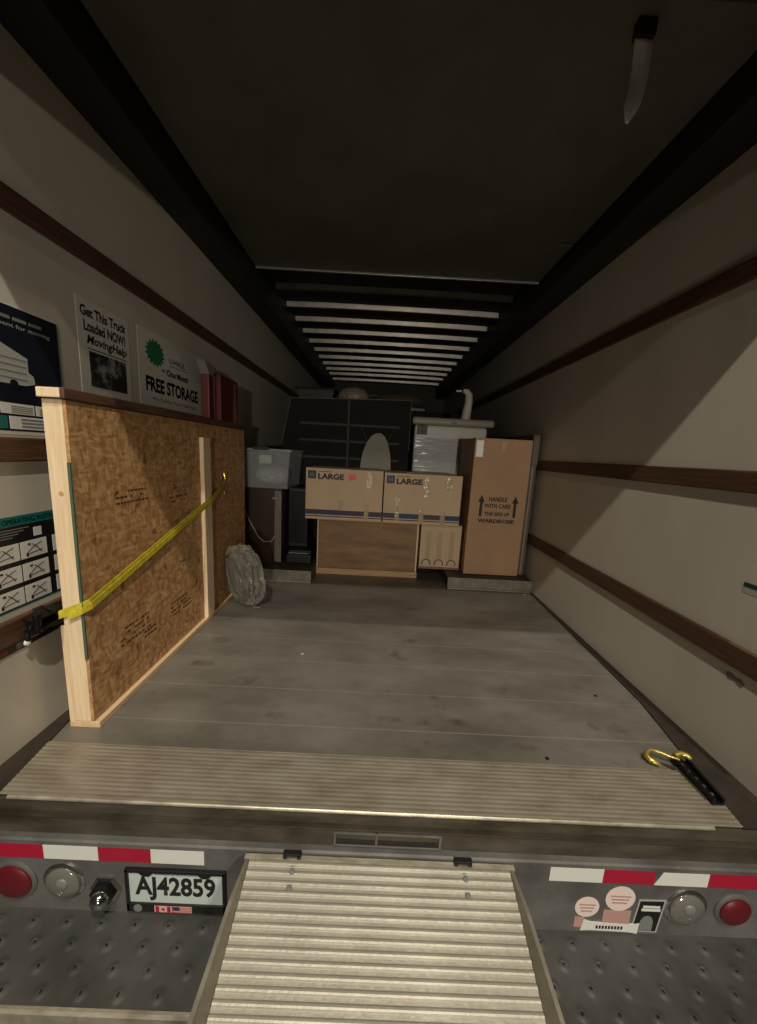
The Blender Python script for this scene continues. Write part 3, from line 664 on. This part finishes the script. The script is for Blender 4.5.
t = thing('wardrobe_carton', (.93, 2.3, .098), 'tall brown WARDROBE carton standing on the right wheel well', 'carton')
WX0, WX1, WY = .692, 1.150, 2.075
B(WX0, WX1, WY, WY+.50, .0985, 1.225, .004).build('box', M_card2, t)
yf = WY-.0004
B(WX0+.012, WX0+.068, yf-.0006, yf, 1.075, 1.205).build('tape', M_tapeW, t, label='bright shiny tape end'); B(WX0+.215, WX0+.245, yf-.0006, yf, 1.13, 1.205).build('tape', M_tape, t)
def arrow(x): return MB().prism([(x-.0115, yf, .595), (x-.0115, yf, .715), (x-.027, yf, .715), (x, yf, .775), (x+.027, yf, .715), (x+.0115, yf, .715), (x+.0115, yf, .595)], (0, -.0004, 0))
arrow(WX0+.095).build('up_arrow', M_ink, t); arrow(WX0+.372).build('up_arrow', M_ink, t)
text('HANDLE', (WX0+.155, yf-.0004, .722), .148, .038, XR, ZR, M_ink, t, 'lettering', bold=.04)
text('WITH CARE', (WX0+.122, yf-.0004, .668), .216, .036, XR, ZR, M_ink, t, 'lettering', bold=.035)
text('THIS SIDE UP', (WX0+.128, yf-.0004, .605), .205, .030, XR, ZR, M_ink, t, 'lettering', bold=.035)
text('WARDROBE', (WX0+.078, yf-.0004, .545), .300, .032, XR, ZR, M_ink, t, 'lettering', bold=.045)
t = thing('edge_panel', (1.18, 2.4, .098), 'narrow upright grey panel squeezed between the wardrobe carton and right wall', 'panel')
B(1.158, 1.212, 2.100, 2.85, .0985, 1.275, .006).build('panel', mat('panel_taupe', (96, 84, 70), .6, var=.2), t); B(1.172, 1.186, 2.090, 2.0995, .12, 1.02, .003).build('pale_edging', mat('edging', (142, 128, 108), .4), t); B(1.160, 1.210, 2.088, 2.0995, 1.03, 1.27, .003).build('grey_cap', mat('cap_taupe', (104, 94, 80), .6), t)

# wrapped appliance
t = thing('wrapped_storage_box', (.55, 3.0, 0), 'white box with rounded lid in shiny stretch wrap behind the cartons', 'box')
B(.265, .97, 2.76, 3.30, .0, 1.355, .03, seg=4).build('body', mat('box_white', (212, 208, 198), .4), t, smooth=True)
B(.235, 1.03, 2.735, 3.33, 1.356, 1.428, .034, seg=4).build('lid', mat('lid_grey', (166, 156, 140), .45), t, smooth=True)
g1 = []; 
for j in range(61):
    z = .85+.385*j/60; row = []
    for i in range(31):
        x = .275+.68*i/30; y = 2.752-.0045-.004*noise.noise(V((x*3, 0, z*34)))-.003*noise.noise(V((x*11, 3, z*60))); row.append((x, y, z))
    g1.append(row)
MB().sheet(g1).build('stretch_wrap', mat('wrap_sheen', (206, 206, 202), .26, alpha=.6, coat=.6, bump=.7, bscale=7, stretch=(1.2, 1, 12)), t, smooth=True)
B(.288, .388, 2.7585, 2.7596, 1.262, 1.352).build('label', mat('label_dark', (44, 32, 24), .5), t)
mb = MB()
for k in range(2): mb.box(.300+.044*k, .334+.044*k, 2.7575, 2.7584, 1.30, 1.34); mb.box(.300+.044*k, .334+.044*k, 2.7575, 2.7584, 1.272, 1.292)
mb.build('label_marks', mat('label_mark', (84, 66, 46), .5), t)
B(.61, .66, 2.728, 2.7345, 1.372, 1.392, .002).build('lid_clip', M_grey, t)
t = thing('curved_handle', (.78, 2.9, 1.4285), 'curved white hooked plastic piece standing on the grey lid', 'handle')
MB().tube([(.775, 2.9, 1.429), (.785, 2.9, 1.52), (.795, 2.9, 1.60), (.790, 2.9, 1.675), (.765, 2.9, 1.705), (.73, 2.9, 1.712)], [.046, .043, .038, .036, .030, .018], 14).build('stem', mat('ivory_plastic', (206, 200, 184), .4), t, smooth=True)
MB().tube([(.715, 2.9, 1.708), (.66, 2.9, 1.706)], .009, 8).build('tip', M_tapeW, t, smooth=True)

# ironing board nose
t = thing('ironing_board', (-.08, 2.62, 0), 'upright ironing board with grey cover, rounded nose showing above the left carton', 'ironing board')
def ib(y, n=20):
    pts = [(-.255, y, .0)]
    for (x, z) in ((-.250, .60), (-.240, .95), (-.222, 1.06), (-.190, 1.15), (-.150, 1.215), (-.105, 1.243), (-.060, 1.243), (-.020, 1.215), (.012, 1.15), (.035, 1.06), (.046, .95), (.052, .60), (.054, .0)): pts.append((x, y, z))
    return pts
MB().prism(ib(2.605), (0, .03, 0)).build('board', M_iron, t)
MB().tube([(-.25, 2.65, 1.30), (-.16, 2.65, 1.10), (.0, 2.65, .75)], .005, 8).build('leg', M_netl, t, smooth=True); MB().tube([(.06, 2.65, 1.30), (-.03, 2.65, 1.10), (-.2, 2.65, .75)], .005, 8).build('leg', M_netl, t, smooth=True)

# big dark netted panel
t = thing('box_spring', (-.38, 2.8, 0), 'large dark box spring standing upright behind the cartons', 'box spring')
q = [(-1.02, 2.72, .098), (-1.01, 2.72, 1.10), (-.925, 2.72, 1.535), (.215, 2.72, 1.565), (.215, 2.72, .098)]
MB().prism(q, (0, .18, 0)).build('frame', M_net, t)
for z0 in (1.30, 1.145, .985): 
    B(-.84, -.385, 2.7165, 2.7195, z0, z0+.022).build('slat', M_netl, t); B(-.355, .12, 2.7165, 2.7195, z0, z0+.022).build('slat', M_netl, t)
B(-.385, -.365, 2.7160, 2.7195, .5, 1.535).build('centre_rib', M_netl, t)
MB().tube([(-1.012, 2.715, 1.10), (-.927, 2.715, 1.535), (-.35, 2.715, 1.552), (.213, 2.715, 1.567), (.215, 2.715, 1.1)], .0045, 6).build('piping', mat('piping_grey', (110, 104, 94), .5), t, smooth=True)

# things heaped on top / behind
tag(blob((-.36, 3.10, 1.628), .15, .10, .09, .08, 3, 1, 4).build('clear_bag', mat('pale_bag', (150, 138, 120), .3, alpha=.8, bump=.6, bscale=14), smooth=True), 'pale plastic bag mound on top behind the box spring', 'bag')
tag(blob((.10, 3.10, 1.612), .24, .13, .075, .06, 2.5, 5, 4).build('rolled_blanket', M_brnbl, smooth=True), 'brown rolled blanket on the heap behind the box spring', 'blanket')
t = thing('dark_dresser', (-.35, 3.35, 0), 'tall dark dresser hidden behind the box spring', 'dresser')
B(-1.0, .20, 2.93, 3.7, .0, 1.52, .01).build('carcass', M_cab, t); B(-.96, .16, 2.922, 2.929, 1.2, 1.48, .003).build('drawer_front', M_cab, t)
t = thing('black_tote', (-.62, 3.2, 1.5205), 'black tote on the dresser top left of the pale bag', 'tote')
MB().prism([(-.92, 3.1, 1.5205), (-.60, 3.1, 1.5205), (-.57, 3.1, 1.68), (-.95, 3.1, 1.68)], (0, .3, 0)).build('tub', M_black, t); B(-.97, -.55, 3.08, 3.42, 1.681, 1.70, .005).build('lid', M_blackm, t)
t = thing('stacked_shelf', (.0, 4.4, 0), 'dark shelving stack deep inside under the far roof bows', 'shelf')
B(-.95, .95, 4.1, 5.0, .0, 1.62, .01).build('carcass', M_net, t); B(-.7, .5, 4.05, 4.9, 1.621, 1.66, .004).build('top_board', M_cab, t)
MB().tube([(-.45, 4.06, 1.78), (-.1, 4.06, 1.79), (.35, 4.06, 1.77)], .008, 6).build('metal_rod', M_bow, t); 
for x in (-.45, .35): MB().tube([(x, 4.06, 1.66), (x, 4.06, 1.785)], .008, 6).build('rod_post', M_bow, t)

# left cabinet + bin
t = thing('side_cabinet', (-1.0, 2.3, .098), 'dark espresso cabinet bound with clear wrap, on the left wheel well', 'cabinet')
B(-1.172, -.852, 2.10, 2.62, .0985, .735, .004).build('body', M_cab, t)
B(-1.155, -.900, 2.094, 2.0995, .13, .70, .003).build('door', M_cab, t)
g1 = [[(x, 2.0925-.003*noise.noise(V((x*30, z*9, 1))), z) for x in (-.905, -.89, -.875, -.862, -.85)] for z in [.115+.6*i/40 for i in range(41)]]
MB().sheet(g1).build('wrap_strip', mat('wrap_strip', (170, 160, 146), .2, alpha=.45, bump=.6, bscale=30), t, smooth=True)
B(-.925, -.885, 2.085, 2.092, .645, .660, .002).build('knob', M_bow, t)
MB().tube([(-1.168, 2.086, .575), (-1.10, 2.086, .44), (-1.04, 2.086, .325), (-.99, 2.086, .285), (-.93, 2.086, .29), (-.895, 2.086, .35)], .006, 8).build('cord', mat('cord_tan', (150, 134, 112), .6), t, smooth=True, label='pale hanging cord')
t = thing('clear_bin', (-.96, 2.3, .7355), 'clear plastic storage bin of white cloth on top of the dark cabinet', 'storage bin')
def binmb(ins):
    x0, x1, y0, y1 = -1.135+ins, -.795-ins, 2.06+ins, 2.50-ins; a = .022
    mb = MB(); b = mb.bm
    lo = [(x0, y0), (x1, y0), (x1, y1), (x0, y1)]; hi = [(x0-a, y0-a), (x1+a, y0-a), (x1+a, y1+a), (x0-a, y1+a)]
    L0 = [b.verts.new((x, y, .737+ins)) for x, y in lo]; L1 = [b.verts.new((x, y, 1.028)) for x, y in hi]
    b.faces.new(L0)
    for i in range(4): b.faces.new((L0[i], L0[(i+1) % 4], L1[(i+1) % 4], L1[i]))
    return mb
o = binmb(0).build('tub', M_bin, t); o.modifiers.new('s', 'SOLIDIFY').thickness = .003
B(-1.168, -.762, 2.028, 2.53, 1.029, 1.052, .006).build('lid', mat('lid_clear', (176, 180, 182), .2, alpha=.55), t, smooth=True)
B(-1.06, -.93, 2.018, 2.06, 1.040, 1.066, .005).build('handle', M_black, t)
tag(blob((-.965, 2.27, .835), .135, .17, .08, .08, 3, 9, 4).build('folded_cloth', M_cloth, smooth=True), 'white cloth folded inside the clear plastic bin', 'cloth')
tag(B(-1.04, -.94, 2.11, 2.15, .93, 1.0, .01).build('paper_label', M_wht2), 'small white card inside the clear bin above the cloth', 'card')

# black case + black bag beside the crate
t = thing('black_case', (-.7, 2.3, .098), 'flat black case with a bright rim left of the plywood crate', 'case')
B(-.815, -.605, 2.12, 2.60, .0985, .175, .008).build('body', M_black, t); B(-.80, -.61, 2.150, 2.60, .176, .205, .004).build('lid', M_black, t); B(-.80, -.64, 2.144, 2.1495, .178, .186, .001).build('rim', M_bow, t)
t = thing('black_wrapped_chest', (-.73, 2.5, .2055), 'black wrapped chest standing on the flat black case', 'chest')
B(-.835, -.67, 2.28, 2.60, .2055, .725, .008).build('body', M_black, t); B(-.83, -.675, 2.273, 2.279, .24, .70, .003).build('front', M_blackm, t)

# ================================================================ floor latch at right and debris
t = thing('load_latch', (1.06, .17, .0), 'black latch handle with a yellow zinc hook lying on the deck at right', 'latch')
hk = [(1.000, .218, .012), (.985, .222, .018), (.972, .232, .020), (.968, .247, .022), (.978, .260, .030), (.995, .264, .034), (1.02, .255, .034), (1.05, .240, .030), (1.075, .232, .026)]
MB().tube(hk, [.005, .008, .010, .010, .008, .006, .005, .005, .005], 10).build('hook', M_zinc, t, smooth=True, label='yellow zinc hook')
MB().tube([(1.070, .246, .030), (1.092, .250, .036), (1.112, .243, .034), (1.118, .232, .028)], .010, 10).build('hinge_block', M_zinc, t, smooth=True)
mb = MB(); mb.prism([(1.058, .245, .006), (1.116, .240, .006), (1.098, .072, .006), (1.058, .070, .006)], (0, 0, .008)); mb.prism([(1.058, .245, .013), (1.067, .245, .013), (1.067, .070, .013), (1.058, .070, .013)], (0, 0, .016)); mb.prism([(1.107, .240, .013), (1.116, .240, .013), (1.098, .072, .013), (1.089, .072, .013)], (0, 0, .016)); mb.build('channel_handle', M_blackm, t)
for k in range(5): MB().lathe([(.006, 0), (.005, .003)], (1.082+.004*(4-k)/4, .105+.03*k, .013), seg=12).build('rivet', M_sill, t)
MB().prism([(1.010, .236, .006), (1.057, .216, .006), (1.057, .09, .006), (1.052, .09, .006), (1.052, .20, .006)], (0, 0, .004)).build('base_plate', M_sill, t)
rr = random.Random(11)
for i, (x, y, lab) in enumerate([(1.16, 1.90, 'tiny pale chip on the deck in front of the wardrobe carton'), (1.0, .62, 'tiny dark wood chip on the deck near the right wall'), (.60, .235, 'tiny dark chip on the deck just before the ribbed threshold, right of centre'), (-.42, .86, 'tiny pale fleck on the deck near the strand board panel')]):
    mb = MB(); mb.prism([(x+.011*math.cos(a)*rr.uniform(.5, 1), y+.009*math.sin(a)*rr.uniform(.5, 1), .0002) for a in [k*math.pi/3 for k in range(6)]], (0, 0, .004)); tag(mb.build('debris_chip', M_lgrey if i in (0, 3) else M_ink), lab, 'debris')

# drop helper property
for o in list(bpy.data.objects):
    if '_o' in o: del o['_o']
